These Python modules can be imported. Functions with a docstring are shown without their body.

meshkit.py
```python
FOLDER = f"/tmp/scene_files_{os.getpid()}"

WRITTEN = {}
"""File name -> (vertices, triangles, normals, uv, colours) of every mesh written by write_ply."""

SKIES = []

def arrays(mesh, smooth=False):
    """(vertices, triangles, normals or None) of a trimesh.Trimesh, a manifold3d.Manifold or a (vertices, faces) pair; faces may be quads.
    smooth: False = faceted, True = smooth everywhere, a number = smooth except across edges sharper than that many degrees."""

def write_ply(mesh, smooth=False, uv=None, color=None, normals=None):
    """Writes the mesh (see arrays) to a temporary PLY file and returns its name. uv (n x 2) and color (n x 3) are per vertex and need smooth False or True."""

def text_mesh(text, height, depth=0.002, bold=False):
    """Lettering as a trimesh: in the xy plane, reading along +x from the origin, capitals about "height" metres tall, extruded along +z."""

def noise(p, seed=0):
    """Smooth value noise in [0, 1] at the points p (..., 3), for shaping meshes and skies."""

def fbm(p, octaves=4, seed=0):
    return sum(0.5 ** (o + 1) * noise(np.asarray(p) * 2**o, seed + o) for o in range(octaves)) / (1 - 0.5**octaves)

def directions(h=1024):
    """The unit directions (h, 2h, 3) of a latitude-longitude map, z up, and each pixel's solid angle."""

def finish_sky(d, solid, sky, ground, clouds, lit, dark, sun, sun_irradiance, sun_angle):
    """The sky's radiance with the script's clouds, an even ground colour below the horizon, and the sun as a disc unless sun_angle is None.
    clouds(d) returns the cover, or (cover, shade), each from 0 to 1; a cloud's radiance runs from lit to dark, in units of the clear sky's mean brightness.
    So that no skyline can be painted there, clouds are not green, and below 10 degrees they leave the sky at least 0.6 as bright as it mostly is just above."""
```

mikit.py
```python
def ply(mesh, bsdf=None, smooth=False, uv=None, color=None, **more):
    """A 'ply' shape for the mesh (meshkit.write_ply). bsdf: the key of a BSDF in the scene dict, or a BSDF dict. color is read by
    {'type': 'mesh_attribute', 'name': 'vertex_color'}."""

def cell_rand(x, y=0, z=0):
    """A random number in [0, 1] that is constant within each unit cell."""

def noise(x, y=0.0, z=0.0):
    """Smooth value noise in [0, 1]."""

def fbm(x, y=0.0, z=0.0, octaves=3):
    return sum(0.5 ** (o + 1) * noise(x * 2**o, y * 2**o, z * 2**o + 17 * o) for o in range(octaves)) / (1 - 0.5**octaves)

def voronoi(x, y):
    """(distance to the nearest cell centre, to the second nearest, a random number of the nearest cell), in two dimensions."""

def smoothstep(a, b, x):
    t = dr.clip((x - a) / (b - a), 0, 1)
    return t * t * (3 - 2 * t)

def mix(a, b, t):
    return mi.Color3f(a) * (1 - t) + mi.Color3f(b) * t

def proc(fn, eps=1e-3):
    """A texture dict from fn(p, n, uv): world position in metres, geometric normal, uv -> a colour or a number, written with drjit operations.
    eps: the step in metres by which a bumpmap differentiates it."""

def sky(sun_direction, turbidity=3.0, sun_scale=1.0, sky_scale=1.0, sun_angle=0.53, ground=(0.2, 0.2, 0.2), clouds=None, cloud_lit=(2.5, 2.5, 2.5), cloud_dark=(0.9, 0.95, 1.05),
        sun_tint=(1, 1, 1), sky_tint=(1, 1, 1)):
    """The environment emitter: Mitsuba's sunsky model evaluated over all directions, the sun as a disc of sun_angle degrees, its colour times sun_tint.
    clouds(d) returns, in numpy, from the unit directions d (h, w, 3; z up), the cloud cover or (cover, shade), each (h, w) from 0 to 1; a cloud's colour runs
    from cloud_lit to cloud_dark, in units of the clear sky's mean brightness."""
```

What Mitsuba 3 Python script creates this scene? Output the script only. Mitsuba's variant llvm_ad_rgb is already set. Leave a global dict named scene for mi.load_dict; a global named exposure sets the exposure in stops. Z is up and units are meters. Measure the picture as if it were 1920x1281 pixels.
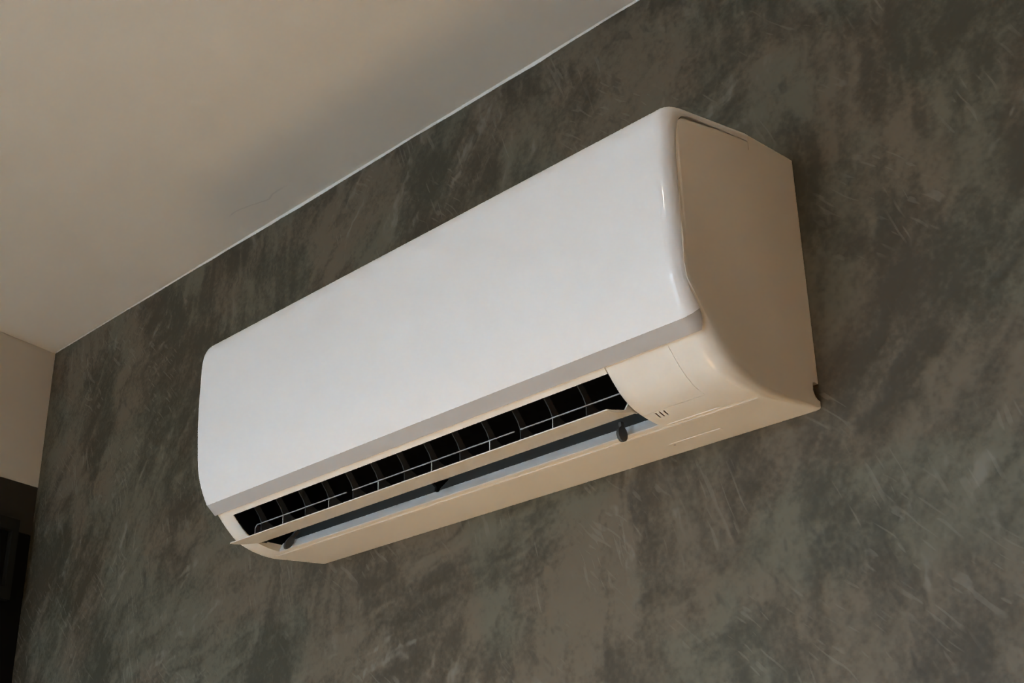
import math, random, numpy as np, trimesh, mitsuba as mi, drjit as dr, mikit, meshkit
import manifold3d as m3
from shapely.geometry import Polygon, LineString, box as sbox
from shapely.ops import unary_union
T = mi.ScalarTransform4f
scene, labels = {}, {}
random.seed(5); rng = np.random.default_rng(5)

# ------------------------------------------------------------------ camera, sky, lamps, exposure
ZF = 2.20                                  # height of the unit's underside above the floor
CAM = np.array([1.4551144, -1.08366199, -0.46087932 + ZF])
RIGHT = np.array([0.70203497, 0.7119189, -0.01784292])
DOWN = np.array([-0.2978718, 0.27079369, -0.91539236])
FWD = np.array([-0.64685337, 0.64795235, 0.40216721])
FOCAL_PX = 2509.287
scene['camera'] = {'type': 'perspective', 'fov': math.degrees(2 * math.atan(960 / FOCAL_PX)), 'fov_axis': 'x', 'near_clip': 0.01, 'far_clip': 100.0,
                   'to_world': T().look_at(origin=CAM.tolist(), target=(CAM + FWD).tolist(), up=(-DOWN).tolist())}
exposure = 3.68
H = 0.603 + ZF                             # ceiling height
XL, XR, YF = -0.909, 3.6, -4.5             # room: left corner, right wall, front wall

scene['sky'] = mikit.sky((0.25, 0.75, 0.62), turbidity=3.5, sun_scale=0.0, sky_scale=8.5, ground=(0.25, 0.24, 0.22), sky_tint=(1.0, 1.0, 0.9),
                         clouds=lambda d: np.full(d.shape[:2], 0.75), cloud_lit=(1.55, 2.16, 2.90), cloud_dark=(1, 1, 1))
LAMP = dict(pos=(0.50, -0.46, 1.22), radius=0.15, radiance=(0.88, 0.61, 0.33), rim=1.38)

# ------------------------------------------------------------------ materials
noise, fbm, smoothstep, mix, voronoi = mikit.noise, mikit.fbm, mikit.smoothstep, mikit.mix, mikit.voronoi


def concrete_fields(p):
    x, z = p.x, p.z - ZF
    # a light domain warp, so that patch edges and trowel marks wander
    u = x + 0.055 * (fbm(x * 8.0, z * 8.0, 3.1, 3) - 0.5) + 0.012 * (fbm(x * 45.0, z * 45.0, 5.0, 2) - 0.5)
    v = z + 0.055 * (fbm(x * 8.0, z * 8.0, 9.7, 3) - 0.5) + 0.012 * (fbm(x * 45.0, z * 45.0, 8.0, 2) - 0.5)
    cloud = fbm(x * 3.0 + 5.0, z * 3.0, 71.0, 3)
    patch = fbm(u * 10.0, v * 8.0, 1.0, 5)
    patch = 0.5 * patch + 0.5 * smoothstep(0.36, 0.62, patch)
    # trowel drags: upright ones, and ones leaning to the right, each where its own field says
    up = fbm(u * 75.0, v * 11.0, 4.0, 3)
    lean = fbm((u * 0.80 - v * 0.60) * 62.0, (u * 0.60 + v * 0.80) * 9.0, 6.0, 3)
    flat = fbm((u * 0.97 + v * 0.22) * 10.0, (-u * 0.22 + v * 0.97) * 70.0, 16.0, 3)
    sel = smoothstep(0.40, 0.60, fbm(x * 3.6, z * 3.6, 12.0, 2))
    stroke = up * (1 - sel) + lean * sel
    sel2 = smoothstep(0.48, 0.62, fbm(x * 3.1 + 9.0, z * 3.1, 14.0, 2) + 0.16 * (x - 0.7))
    stroke = stroke * (1 - sel2) + flat * sel2
    grain = fbm(x * 210.0, z * 210.0, 2.0, 3)
    return x, z, u, v, cloud, patch, stroke, grain, sel


def concrete_color(p, n, uv):
    x, z, u, v, cloud, patch, stroke, grain, sel = concrete_fields(p)
    mid = fbm(u * 42.0, v * 34.0, 25.0, 3)
    t = 0.45 * (cloud - 0.5) + 0.56 * (patch - 0.5) + 0.66 * (stroke - 0.5) + 0.40 * (mid - 0.5) + 0.42 * (grain - 0.5) + 0.5
    c = mix((0.056, 0.050, 0.0335), (0.128, 0.115, 0.081), smoothstep(0.12, 0.90, t))
    hue = fbm(u * 9.0 + 7.0, v * 9.0, 21.0, 3)
    c = c * mix((0.975, 1.01, 1.00), (1.06, 0.98, 0.95), smoothstep(0.40, 0.62, hue))
    # pale chalky scuffs and thin scratches in broken patches
    where = smoothstep(0.50, 0.66, fbm(x * 5.5 + 3.0, z * 5.5, 31.0, 3))
    crest = smoothstep(0.60, 0.80, 0.62 * stroke + 0.38 * fbm(u * 110.0, v * 70.0, 41.0, 3))
    lx_, lz_ = x + 0.010 * fbm(x * 22.0, z * 22.0, 47.0, 2), z + 0.010 * fbm(x * 22.0, z * 22.0, 49.0, 2)
    gate = smoothstep(0.58, 0.70, fbm(x * 12.0, z * 12.0, 45.0, 3))
    thin = smoothstep(0.74, 0.86, noise((lx_ + 0.35 * lz_) * 300.0, (lz_ - 0.35 * lx_) * 30.0, 43.0)) * gate
    thin2 = smoothstep(0.76, 0.88, noise((lx_ - 0.9 * lz_) * 34.0, (lz_ + 0.9 * lx_) * 240.0, 44.0)) * smoothstep(0.56, 0.68, fbm(x * 10.0 + 4.0, z * 10.0, 46.0, 3))
    c = mix(c, (0.235, 0.225, 0.190), 0.50 * where * crest)
    c = mix(c, (0.25, 0.24, 0.20), 0.22 * dr.maximum(thin, thin2))
    # dark pits and short dark drags
    where2 = smoothstep(0.52, 0.64, fbm(x * 6.0 - 4.0, z * 6.0, 51.0, 3))
    pit = smoothstep(0.66, 0.80, fbm(u * 70.0 + v * 20.0, v * 32.0, 61.0, 3))
    c = mix(c, (0.034, 0.031, 0.025), 0.34 * where2 * pit)
    return c


def concrete_height(p, n, uv):
    x, z, u, v, cloud, patch, stroke, grain, sel = concrete_fields(p)
    return 0.9 * patch + 0.55 * stroke + 0.16 * grain


def principled(name, color, rough, **kw):
    if not isinstance(color, dict):
        color = {'type': 'rgb', 'value': list(color)}
    scene[name] = {'type': 'twosided', 'bsdf': {'type': 'principled', 'base_color': color, 'roughness': rough, **kw}}


scene['m_concrete'] = {'type': 'twosided', 'bsdf': {'type': 'bumpmap', 'arbitrary': mikit.proc(concrete_height, eps=6e-4), 'scale': 0.0036,
                       'bsdf': {'type': 'principled', 'base_color': mikit.proc(concrete_color), 'roughness': 0.62, 'specular': 0.35}}}


def ceiling_color(p, n, uv):
    x, y = p.x, p.y
    c = mix((0.77, 0.72, 0.625), (0.80, 0.75, 0.655), fbm(x * 6.0, y * 6.0, 1.0, 3))
    # one faint hairline scrape in the paint
    t = dr.clip((x + 0.205) / 0.150, 0, 1)
    d = dr.abs(y + 0.062 - 0.016 * t + 0.004 * dr.sin(t * 9.0) + (fbm(x * 60.0, y * 60.0, 2.0, 2) - 0.5) * 0.004)
    inside = smoothstep(-0.210, -0.195, x) * (1 - smoothstep(-0.09, -0.05, x))
    k = inside * (1 - smoothstep(0.0006, 0.0026, d)) * 0.11
    return c * (1 - k)


principled('m_ceiling', mikit.proc(ceiling_color), 0.85, specular=0.2)
principled('m_white_wall', (0.70, 0.685, 0.64), 0.85, specular=0.2)
principled('m_bead', (0.86, 0.87, 0.83), 0.7, specular=0.3)
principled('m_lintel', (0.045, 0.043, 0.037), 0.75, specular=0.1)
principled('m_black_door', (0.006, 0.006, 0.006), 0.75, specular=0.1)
principled('m_dim_frame', (0.015, 0.0155, 0.0135), 0.6, specular=0.2)
principled('m_panel', (0.83, 0.835, 0.84), 0.11, specular=0.45)
principled('m_casing', (0.81, 0.765, 0.685), 0.18, specular=0.45)
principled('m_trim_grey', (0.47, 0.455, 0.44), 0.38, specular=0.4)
principled('m_louver', (0.67, 0.64, 0.585), 0.30, specular=0.45)
principled('m_lip', (0.74, 0.77, 0.775), 0.35, specular=0.4)
principled('m_scroll', (0.055, 0.062, 0.058), 0.45, specular=0.4)
principled('m_duct_black', (0.0022, 0.0022, 0.0024), 0.6, specular=0.1)
principled('m_fin', (0.058, 0.061, 0.060), 0.5, specular=0.3)
principled('m_link', (0.52, 0.52, 0.51), 0.35, specular=0.5)
principled('m_bracket', (0.075, 0.08, 0.078), 0.45, specular=0.4)
principled('m_slot', (0.035, 0.022, 0.012), 0.7, specular=0.1)


def wood(p, n, uv):
    b = mikit.cell_rand(dr.floor(p.x / 0.14), dr.floor((p.y + 0.7 * dr.floor(p.x / 0.14)) / 1.1), 3.0)
    g = fbm(p.x * 45.0, p.y * 3.0, 5.0, 4)
    return mix((0.30, 0.19, 0.10), (0.46, 0.31, 0.175), 0.55 * g + 0.45 * b)


principled('m_floor', mikit.proc(wood), 0.4, specular=0.4)
principled('m_room_wall', (0.70, 0.39, 0.18), 0.85, specular=0.2)
principled('m_lampshade', (0.75, 0.62, 0.45), 0.8, specular=0.1)
principled('m_lamp_metal', (0.10, 0.09, 0.08), 0.4, metallic=1.0)


# ------------------------------------------------------------------ helpers
def add(key, mesh, mat, smooth=False, **more):
    n, k = key, 0
    while n in scene:
        k += 1
        n = f'{key}_{k:03d}'
    scene[n] = mikit.ply(mesh, mat, smooth=smooth, **more)
    return n


def struct(key, mesh, mat, label=None, smooth=False):
    n = add(key, mesh, mat, smooth)
    labels[n] = {'kind': 'structure'}
    if label:
        labels[n]['label'] = label
    return n


def bx(x0, x1, y0, y1, z0, z1):
    m = trimesh.creation.box((x1 - x0, y1 - y0, z1 - z0))
    m.apply_translation(((x0 + x1) / 2, (y0 + y1) / 2, (z0 + z1) / 2))
    return m


# ------------------------------------------------------------------ the room
E = 0.12
struct('floor', bx(XL - 0.4, XR + E, YF - E, E, -0.12, 0.0), 'm_floor')
struct('wall_back', bx(XL - 0.4, XR + E, 0.0, E, 0.0, H - 0.0005), 'm_concrete', 'dark grey trowelled concrete wall behind the air conditioner')
struct('ceiling', bx(XL - 0.4, XR + E, YF - E, E, H, H + 0.12), 'm_ceiling', 'matt white ceiling above the concrete wall')
struct('wall_right', bx(XR, XR + E, YF, -0.0005, 0.0, H - 0.0005), 'm_room_wall')
# left wall: leans into the room by 12.7 degrees, white above, a black door below
ANG = math.atan2(0.029, 0.129)
DIRL = np.array([math.sin(ANG), -math.cos(ANG)])            # along the wall, away from the corner
NORL = np.array([-math.cos(ANG), -math.sin(ANG)])           # out of the room
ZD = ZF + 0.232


def along_left(s0, s1, d0, d1, z0, z1):
    """A box along the left wall: s metres from the corner, d metres behind its face."""
    q = [np.array([XL, -0.0008]) + DIRL * s + NORL * d for s, d in ((s0, d0), (s1, d0), (s1, d1), (s0, d1))]
    v = np.array([[*a, z] for z in (z0, z1) for a in q])
    m = trimesh.convex.convex_hull(v)
    return m


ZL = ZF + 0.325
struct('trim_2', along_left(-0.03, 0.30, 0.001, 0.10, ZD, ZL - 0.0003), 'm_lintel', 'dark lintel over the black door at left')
struct('wall_left', along_left(-0.03, 0.30, 0.0, 0.10, ZL, H - 0.0005), 'm_white_wall', 'white side wall that meets the concrete wall at left')
XS, YS = (np.array([XL, -0.0008]) + DIRL * 0.30)
struct('wall_left_001', bx(XS - 0.10, XS, YF, YS - 0.0005, 0.0, H - 0.0005), 'm_white_wall')
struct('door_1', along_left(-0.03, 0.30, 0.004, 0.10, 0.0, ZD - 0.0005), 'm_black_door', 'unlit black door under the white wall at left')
# front wall around a wide window
WX0, WX1, WZ0, WZ1 = -0.85, 0.90, 0.40, 2.45
fw = [bx(XL - 0.4, WX0, YF - E, YF, 0, H - .0005), bx(WX1, XR + E, YF - E, YF, 0, H - .0005), bx(WX0, WX1, YF - E, YF, 0, WZ0), bx(WX0, WX1, YF - E, YF, WZ1, H - .0005)]
struct('wall_front', trimesh.util.concatenate(fw), 'm_room_wall')
fr = []
for x in np.linspace(WX0, WX1, 3):
    fr.append(bx(x - 0.025, x + 0.025, YF - 0.08, YF - 0.03, WZ0, WZ1))
for z in (WZ0 + 0.025, WZ1 - 0.025):
    fr.append(bx(WX0, WX1, YF - 0.075, YF - 0.035, z - 0.025, z + 0.025))
struct('window_1', trimesh.util.concatenate(fr), 'm_white_wall')

# the bead of white paint that runs along the wall's top edge
xs = np.arange(XL + 0.001, 2.2, 0.006)
w = 0.0022 + 0.0026 * meshkit.fbm(np.stack([xs * 14, xs * 0, xs * 0], 1), 3, 3) + 0.0018 * (meshkit.noise(np.stack([xs * 5, xs * 0, xs * 0 + 4], 1), 2) - 0.5) * 2
w = np.clip(w * np.clip((xs + 0.75) / 0.5, 0.15, 1), 0.0006, None)
dth = 0.0028
bv = np.concatenate([np.stack([xs, xs * 0 - 0.0003, H - w], 1), np.stack([xs, xs * 0 - dth, H - 0.3 * w], 1), np.stack([xs, xs * 0 - dth, xs * 0 + H - 0.0003], 1)])
n_ = len(xs)
bf = []
for i in range(n_ - 1):
    for r in (0, 1):
        a, b = r * n_ + i, (r + 1) * n_ + i
        bf += [[a, b, b + 1], [a, b + 1, a + 1]]
struct('trim_1', trimesh.Trimesh(bv, bf, process=False), 'm_bead', 'thin uneven line of white paint along the top of the concrete wall')

# ------------------------------------------------------------------ air conditioner
W = 0.80
AC = 'air_conditioner'
labels[AC] = {'label': 'white wall mounted split air conditioner with open louver on dark concrete wall', 'category': 'air conditioner'}


def cr(points, step=0.0015):
    """A smooth open curve through the points."""
    from scipy.interpolate import PchipInterpolator, CubicSpline
    p = np.array(points, float)
    t = np.concatenate([[0], np.cumsum(np.linalg.norm(np.diff(p, axis=0), axis=1))])
    s = np.linspace(0, t[-1], max(4, int(t[-1] / step)))
    return np.stack([PchipInterpolator(t, p[:, k])(s) for k in (0, 1)], 1)


BACK = -0.0008
chin = cr(np.array([(-85, -7.6), (-100, -7.3), (-113, -6.2), (-126, -3.9), (-138.4, -0.6), (-148, 4.0), (-156.4, 9.9), (-165, 17.8), (-173.2, 26.7), (-177.7, 32.0)]) / 1000, 0.003)
front = cr(np.array([(-195.3, 42.3), (-202.1, 56.6), (-208.3, 73.1), (-212.3, 90.3), (-215.2, 118.7), (-217.4, 147.6), (-218.5, 187), (-218.5, 226), (-216.8, 243),
                     (-212.0, 255.0), (-204.5, 263.0), (-195, 268.0), (-182, 271.5)]) / 1000, 0.004)
PANEL_PROF = np.array([(BACK, 0.0), (-0.085, -0.0076), *chin, (-0.1835, 0.0313), *front, (-0.080, 0.2850), (BACK, 0.2850)])
BODY_PROF = np.array([(BACK, 0.0), (-0.085, -0.0076), *chin, (-0.186, 0.045), (-0.195, 0.060), *(front[front[:, 1] > 0.07] + [0.0004, 0]), (-0.080, 0.2846), (BACK, 0.2846)])


def dedup(p):
    keep = [0]
    for i in range(1, len(p)):
        if np.linalg.norm(p[i] - p[keep[-1]]) > 1e-5:
            keep.append(i)
    return p[keep]


PANEL_PROF, BODY_PROF = dedup(PANEL_PROF), dedup(BODY_PROF)


def rounded(prof, r_front=0.0145, r_low=0.019, r_back=0.0065, n=14):
    """The profile drawn out along x, its ends rounded: the hull of profiles drawn in towards both ends."""
    p = np.asarray(prof)
    d = np.roll(p, -1, 0) - np.roll(p, 1, 0)
    nrm = np.stack([d[:, 1], -d[:, 0]], 1)
    nrm /= np.linalg.norm(nrm, axis=1, keepdims=True) + 1e-12
    area = 0.5 * np.sum(p[:, 0] * np.roll(p[:, 1], -1) - np.roll(p[:, 0], -1) * p[:, 1])
    if area < 0:
        nrm = -nrm                                           # outwards
    k = np.clip((-p[:, 0] - 0.06) / 0.12, 0, 1)
    low = np.clip((0.06 - p[:, 1]) / 0.05, 0, 1)
    rr = r_back + (r_front + (r_low - r_front) * low - r_back) * k * k * (3 - 2 * k)
    pts = []
    for j in range(n + 1):
        a = j / n * math.pi / 2
        off = rr * (1 - math.cos(a))
        dx = rr * (1 - math.sin(a))
        q = p - nrm * off[:, None]
        q[:, 0] = np.minimum(q[:, 0], BACK)
        q[p[:, 0] > BACK - 1e-9, 0] = BACK
        pts.append(np.stack([dx, q[:, 0], q[:, 1]], 1))
        pts.append(np.stack([W - dx, q[:, 0], q[:, 1]], 1))
    return m3.Manifold.hull_points(np.concatenate(pts).astype(np.float32))


def ext(poly, x0, x1):
    """A yz polygon drawn out from x0 to x1."""
    poly = Polygon(poly) if not hasattr(poly, 'exterior') else poly
    poly = poly.buffer(0)
    geoms = getattr(poly, 'geoms', [poly])
    loops = []
    for g in geoms:
        g = g if g.exterior.is_ccw else Polygon(list(g.exterior.coords)[::-1], [list(h.coords)[::-1] for h in g.interiors])
        loops.append(np.array(g.exterior.coords)[:-1])
        loops += [np.array(h.coords)[:-1] for h in g.interiors]
    cs = m3.CrossSection(loops, m3.FillRule.EvenOdd)
    m = m3.Manifold.extrude(cs, x1 - x0)                      # (y, z, x)
    return m.transform(np.array([[0, 0, 1, x0], [1, 0, 0, 0], [0, 1, 0, 0]], float))


def cuboid(x0, x1, y0, y1, z0, z1):
    return m3.Manifold.cube((x1 - x0, y1 - y0, z1 - z0)).translate((x0, y0, z0))


UP = T().translate([0, 0, ZF])


def part(key, m, mat, smooth=28, parent=AC):
    return add(f'{parent}__{key}', m, mat, smooth, to_world=UP)


seam_core = [(-178.5, 33.2), (-182.6, 45.0), (-189.5, 57.5), (-197.6, 68.5), (-202.2, 84), (-204.2, 105), (-204.4, 150), (-204.2, 200), (-201.5, 232), (-198, 244), (-192.5, 252.3), (-184, 257.0), (-172, 259.6)]
seam = cr(np.array(seam_core) / 1000, 0.004)


def seam_region(top_gap, front_gap):
    """Everything in front of and above the seam between panel and casing."""
    s = seam.copy()
    g = np.where(s[:, 1] > 0.25, top_gap, front_gap)
    tan = np.gradient(s, axis=0)
    tan /= np.linalg.norm(tan, axis=1, keepdims=True)
    nn = np.stack([tan[:, 1], -tan[:, 0]], 1)                 # to the right of the way up: towards the casing
    s = s + nn * g[:, None]
    tail = np.array([(-0.0840, 0.2727 - top_gap), (-0.0805 + 0.4 * top_gap, 0.2727 - top_gap), (-0.0805 + 0.4 * top_gap, 0.33)])
    return Polygon(np.concatenate([[(-0.30, 0.0331 - 0.0002 * (front_gap > 0))], s, tail, [(-0.30, 0.33)]]))


solid_p, solid_b = rounded(PANEL_PROF), rounded(BODY_PROF)
# the underside strip of the panel must survive: the region starts below it
low_lip = Polygon([(-0.30, -0.02), (-0.1838, 0.0300), (-0.1785, 0.0333), (-0.30, 0.0340)])
panel_zone = unary_union([seam_region(0.0, 0.0), low_lip]).buffer(0)
panel = solid_p ^ ext(panel_zone, -0.1, W + 0.1)
panel_hollow = ext(Polygon(seam_region(0, 0).buffer(-0.004)), 0.03, W - 0.03)

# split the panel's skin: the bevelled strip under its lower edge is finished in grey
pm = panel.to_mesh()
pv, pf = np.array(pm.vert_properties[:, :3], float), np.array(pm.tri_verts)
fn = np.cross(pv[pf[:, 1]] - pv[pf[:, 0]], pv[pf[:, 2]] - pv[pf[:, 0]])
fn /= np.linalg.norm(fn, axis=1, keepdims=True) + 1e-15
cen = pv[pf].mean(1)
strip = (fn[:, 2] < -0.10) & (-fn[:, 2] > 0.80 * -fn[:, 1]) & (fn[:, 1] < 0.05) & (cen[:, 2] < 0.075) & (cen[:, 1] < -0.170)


def sub(mask):
    m = trimesh.Trimesh(pv, pf[mask], process=False)
    m.remove_unreferenced_vertices()
    return m


part('front_panel', sub(~strip), 'm_panel')
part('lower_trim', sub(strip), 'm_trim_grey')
labels[AC + '__front_panel'] = {'label': 'smooth white front panel'}
labels[AC + '__lower_trim'] = {'label': 'grey bevelled strip under the front panel'}

# the air outlet
OX0, OX1 = 0.040, 0.677
duct = [(-0.1740, 0.0276), (-0.1655, 0.0370), (-0.150, 0.050), (-0.125, 0.075), (-0.105, 0.105), (-0.055, 0.105), (-0.058, 0.075), (-0.066, 0.046), (-0.078, 0.024), (-0.090, 0.0085), (-0.0965, 0.0005), (-0.0995, -0.0072)]
out = [(-0.1000, -0.0400), (-0.16, -0.03), (-0.195, 0.0085)]
opening = ext(Polygon(duct + out), OX0, OX1)
body = solid_b - ext(seam_region(0.0013, 0.00035), -0.1, W + 0.1) - opening

# rear pipe notch at the right end, and the slit at the seam's end
notch = Polygon([(0.01, 0.0262), (-0.0075, 0.0270), (-0.0108, 0.0255), (-0.0112, 0.0170), (-0.0085, 0.0115), (-0.004, 0.0088), (0.01, 0.0075)])
body = body - ext(notch, W - 0.05, W + 0.05)
body = body - ext(sbox(-0.0812, 0.2625, -0.0802, 0.2800), W - 0.004, W + 0.05)
# groove along the chin behind the lip
body = body - ext(Polygon([(-0.0935, -0.03), (-0.0940, -0.0066), (-0.0915, -0.0052), (-0.0890, -0.0068), (-0.0890, -0.03)]), 0.02, W - 0.012)
# the cover at the right of the outlet: a thin shell of its own, so that its seam is a real gap
PF = Polygon(PANEL_PROF).buffer(0)
BF = Polygon(BODY_PROF).buffer(0)
shell = BF.difference(BF.buffer(-0.0022)).buffer(0)
cover_zone = shell.intersection(sbox(-0.1855, -0.02, -0.1258, 0.0345))
cover_gap = shell.buffer(0.0004).intersection(sbox(-0.190, -0.03, -0.1255, 0.0400))
covers = ext(cover_zone, OX1, 0.7538)
body = body - ext(cover_gap.union(shell.buffer(0.01).intersection(sbox(-0.19, -0.02, -0.1258, 0.0330)).difference(BF)), OX1 - 0.001, 0.7541)
covers = covers ^ solid_b
# three slots beside the cover's lower corner
for k in range(3):
    a = 0.6915 + 0.0050 * k
    poly = m3.CrossSection([np.array([(a - 0.0009, -0.1235), (a - 0.0025, -0.1135), (a - 0.0009, -0.1135), (a + 0.0007, -0.1235)])], m3.FillRule.EvenOdd)
    slot = m3.Manifold.extrude(poly, 0.03).translate((0, 0, -0.02))
    body = body - slot
    slot_piece = m3.Manifold.extrude(poly.offset(0.0002, m3.JoinType.Miter), 0.03).translate((0, 0, -0.028)) ^ ext(Polygon(BODY_PROF).buffer(0).buffer(-0.0006), 0.6, 0.75)
    part('vent_slot', slot_piece, 'm_slot', False)
part('casing', body, 'm_casing', 25)
labels[AC + '__casing'] = {'label': 'cream white casing'}
part('sensor_cover', covers, 'm_casing', 25)


# raised mouldings of the underside
def bar_rounded(x0, x1, y0, y1, z0, z1, r):
    pts = []
    for x in (x0 + r, x1 - r):
        for y in (y0 + r, y1 - r):
            for z in (z0 + r, z1 - r):
                pts.append(m3.Manifold.sphere(r, 12).translate((x, y, z)))
    return m3.Manifold.batch_hull(pts)


part('moulding', bar_rounded(0.684, 0.749, -0.0975, -0.0940, -0.0080, -0.0050, 0.0012), 'm_casing', 40)
part('moulding', bar_rounded(0.640, 0.707, -0.0405, -0.0365, -0.00415, -0.0005, 0.0006), 'm_casing', 40)
part('screw', m3.Manifold.cylinder(0.0015, 0.0011, 0.0011, 16).translate((0.643, -0.034, -0.0039)), 'm_trim_grey', 40)

# inside of the outlet: pale lip, dark scroll behind it, black duct
rear = np.array(duct[5:])[::-1]                                # from the lip upwards and back


def ribbon(points, thick, side=1):
    p = np.asarray(points)
    t = np.gradient(p, axis=0)
    t /= np.linalg.norm(t, axis=1, keepdims=True)
    nn = np.stack([-t[:, 1], t[:, 0]], 1) * side
    return Polygon(np.concatenate([p, (p + nn * thick)[::-1]])).buffer(0)


rear_curve = cr(rear, 0.002)
front_side = 1
lip_part = rear_curve[rear_curve[:, 1] < 0.0045]
scroll_part = rear_curve[(rear_curve[:, 1] >= 0.0025) & (rear_curve[:, 1] < 0.034)]
part('outlet_lip', ext(ribbon(lip_part, 0.0014), OX0 + 0.0002, OX1 - 0.0002), 'm_lip', 30)
labels[AC + '__outlet_lip'] = {'label': 'pale grey lip at the back of the outlet'}
black_back = rear_curve[rear_curve[:, 1] >= 0.0325]
part('scroll', ext(ribbon(scroll_part, 0.0010), OX0 + 0.0002, OX1 - 0.0002), 'm_scroll', 30)
labels[AC + '__scroll'] = {'label': 'dark grey curved back of the air duct'}
top_curve = cr(np.array(duct[0:6]), 0.004)
top_curve = top_curve[np.linalg.norm(top_curve - top_curve[0], axis=1) > 0.0025]
deep = Polygon(duct + [(-0.104, -0.0062), (-0.1262, -0.0026), (-0.1382, 0.0008), (-0.1476, 0.0054), (-0.1560, 0.0111), (-0.1646, 0.0190), (-0.1724, 0.0275)]).buffer(0)
cheek = deep.difference(Polygon([(-0.09, -0.03), (-0.09, 0.0021), (-0.1205, 0.0024), (-0.1335, -0.0022), (-0.1335, -0.03)]))
black = ext(ribbon(top_curve, 0.0012, 1 if Polygon(duct).contains(LineString(top_curve + 1e-4).centroid) else -1), OX0 + 0.0002, OX1 - 0.0002)
black = black + ext(cheek, OX0 - 0.0002, OX0 + 0.0006) + ext(cheek, OX1 - 0.0006, OX1 + 0.0002)
black = black + ext(ribbon(black_back, 0.0012), OX0 + 0.0002, OX1 - 0.0002)
part('air_duct', black, 'm_duct_black', 30)
labels[AC + '__air_duct'] = {'label': 'black inside of the air outlet'}

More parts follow.
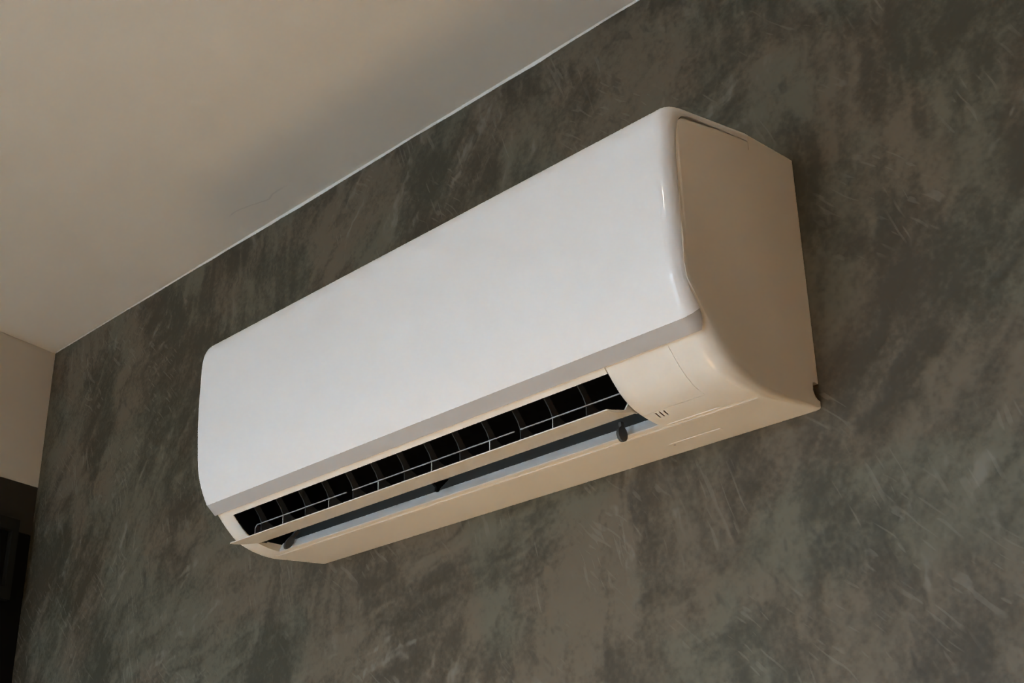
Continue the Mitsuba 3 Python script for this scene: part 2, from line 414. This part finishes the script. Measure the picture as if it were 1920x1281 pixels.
# main louver: a bowed blade, its front edge dropped below the chin
lv = cr(np.array([(-176.4, -10.2), (-168, -9.6), (-157, -7.6), (-145, -4.8), (-132.0, -1.6)]) / 1000, 0.003)
t = np.gradient(lv, axis=0); t /= np.linalg.norm(t, axis=1, keepdims=True)
nn = np.stack([-t[:, 1], t[:, 0]], 1)
thick = 0.0010 + 0.0016 * np.sin(np.linspace(0.15, math.pi - 0.3, len(lv)))
blade = Polygon(np.concatenate([lv, (lv + nn * thick[:, None])[::-1]])).buffer(0)
lou = ext(blade, OX0 + 0.0006, OX1 - 0.0016)
ear = Polygon([(-0.1500, -0.0035), (-0.1440, 0.0060), (-0.1360, 0.0060), (-0.1280, 0.0010), (-0.1310, -0.0022)])
lou = lou + ext(ear, OX1 - 0.0030, OX1 - 0.0012)
part('louver', lou, 'm_louver', 30)
labels[AC + '__louver'] = {'label': 'long cream louver hanging open'}

# three hinge brackets between the louver and the lip
br = []
disc = Polygon([(-0.110 + 0.0066 * math.cos(a), -0.0082 + 0.0075 * math.sin(a)) for a in np.linspace(0, 2 * math.pi, 28)[:-1]])
stem = Polygon([(-0.112, -0.003), (-0.107, -0.003), (-0.108, 0.004), (-0.1125, 0.004)])
br.append((0.6365, unary_union([disc, stem])))
br.append((0.3600, Polygon([(-0.1190, 0.0050), (-0.0960, 0.0140), (-0.1085, 0.0010), (-0.1105, -0.0035), (-0.1140, -0.0035), (-0.1135, 0.0015)])))
el = [(-0.1070 + 0.0095 * math.cos(a) * 0.55 + 0.0045 * math.sin(a), -0.0028 + 0.0088 * math.sin(a)) for a in np.linspace(0, 2 * math.pi, 24)[:-1]]
br.append((0.0700, unary_union([Polygon(el), Polygon([(-0.106, 0.001), (-0.102, 0.003), (-0.092, 0.014), (-0.098, 0.014)])])))
for x, g in br:
    part('hinge_bracket', ext(g.buffer(0.0004), x - 0.0016, x + 0.0016), 'm_duct_black' if 0.3 < x < 0.4 else 'm_bracket', 30)

# guide fins in the duct and the three link bars that join them
BY, BZ = -0.1400, 0.0204
plate = Polygon([(BY, BZ + 0.0006), (BY + 0.0004, 0.003), (-0.1215, 0.004), (-0.1200, 0.0185), (-0.1290, 0.0225), (-0.1445, 0.0420), (-0.1530, 0.0400), (-0.1440, 0.0290)])
fins = 0
for k in range(13):
    x = 0.0540 + 0.0469 * k
    if x > 0.665:
        break
    f_ = part('guide_fin', ext(plate.buffer(0.0008).buffer(-0.0004), x - 0.0006, x + 0.0006), 'm_fin', 30)
    if k % 2 == 1:
        part('front_edge', ext(sbox(BY - 0.0004, 0.003, BY + 0.0006, BZ), x - 0.0005, x + 0.0006), 'm_link', False, parent=f_)
for x0, x1 in ((0.0445, 0.229), (0.2400, 0.514), (0.5230, 0.6765)):
    part('link_bar', ext(sbox(BY - 0.0005, BZ - 0.0005, BY + 0.0006, BZ + 0.0005), x0, x1), 'm_link', False)
part('link_end', m3.Manifold.batch_hull([m3.Manifold.sphere(0.0006, 10).translate((0.0445, BY, BZ)), m3.Manifold.sphere(0.0006, 10).translate((0.0405, BY, BZ - 0.004))]) +
     m3.Manifold.batch_hull([m3.Manifold.sphere(0.0006, 10).translate((0.0405, BY, BZ - 0.004)), m3.Manifold.sphere(0.0006, 10).translate((0.0403, BY, 0.004))]), 'm_link', 40)
end_plate = Polygon([(BY, BZ), (BY, 0.0), (-0.1215, 0.0), (-0.1200, 0.0195)])
part('guide_fin', ext(end_plate, 0.0412, 0.0420), 'm_fin', False)

# ------------------------------------------------------------------ small framed thing on the dark left wall
FR = 'picture_frame'
labels[FR] = {'label': 'small dark picture frame, barely lit, hung on the black door at left', 'category': 'picture frame'}
s0, s1, z0, z1 = 0.0375, 0.20, ZF + 0.101, ZF + 0.2500
add(FR + '__frame', trimesh.util.concatenate([along_left(s0, s0 + 0.014, -0.012, 0.0035, z0, z1), along_left(s1 - 0.014, s1, -0.012, 0.0035, z0, z1),
    along_left(s0 + 0.014, s1 - 0.014, -0.012, 0.0035, z1 - 0.022, z1), along_left(s0 + 0.014, s1 - 0.014, -0.012, 0.0035, z0, z0 + 0.022)]), 'm_dim_frame')
add(FR + '__picture', along_left(s0 + 0.014, s1 - 0.014, -0.001, 0.0035, z0 + 0.022, z1 - 0.022), 'm_black_door')

# ------------------------------------------------------------------ floor lamp below the unit (outside the frame): warm light on ceiling and underside
lx, ly, lz = LAMP['pos']
FL = 'floor_lamp'
labels[FL] = {'label': 'floor lamp with an open fabric shade below the air conditioner', 'category': 'lamp'}
add(FL + '__base', trimesh.creation.cylinder(0.14, 0.02, sections=48, transform=trimesh.transformations.translation_matrix((lx, ly, 0.0105))), 'm_lamp_metal', 30)
add(FL + '__pole', trimesh.creation.cylinder(0.011, lz - 0.06, sections=20, transform=trimesh.transformations.translation_matrix((lx, ly, 0.02 + (lz - 0.06) / 2))), 'm_lamp_metal', 30)
shade = trimesh.creation.annulus(0.195, 0.20, LAMP['rim'] - lz + 0.1, sections=64, transform=trimesh.transformations.translation_matrix((lx, ly, (LAMP['rim'] + lz - 0.1) / 2)))
add(FL + '__shade', shade, 'm_lampshade', 30)
disk = trimesh.creation.cylinder(LAMP['radius'], 0.02, sections=48, transform=trimesh.transformations.translation_matrix((lx, ly, lz + 0.02)))
n_ = add(FL + '__bulb', disk, None, 30)
scene[n_]['emitter'] = {'type': 'area', 'radiance': {'type': 'rgb', 'value': list(LAMP['radiance'])}}

# ------------------------------------------------------------------ recessed spot above the camera: the small glints on the rounded edges
DX, DY = 0.95, -1.12
RD = 'ceiling_downlight'
labels[RD] = {'label': 'small recessed ceiling downlight in front of the air conditioner', 'category': 'lamp'}
add(RD + '__trim_ring', trimesh.creation.annulus(0.034, 0.045, 0.006, sections=48, transform=trimesh.transformations.translation_matrix((DX, DY, H - 0.0035))), 'm_lamp_metal', 30)
n_ = add(RD + '__lens', trimesh.creation.cylinder(0.0335, 0.003, sections=40, transform=trimesh.transformations.translation_matrix((DX, DY, H - 0.0025))), None, 30)
scene[n_]['emitter'] = {'type': 'area', 'radiance': {'type': 'rgb', 'value': [14.0, 12.9, 11.0]}}
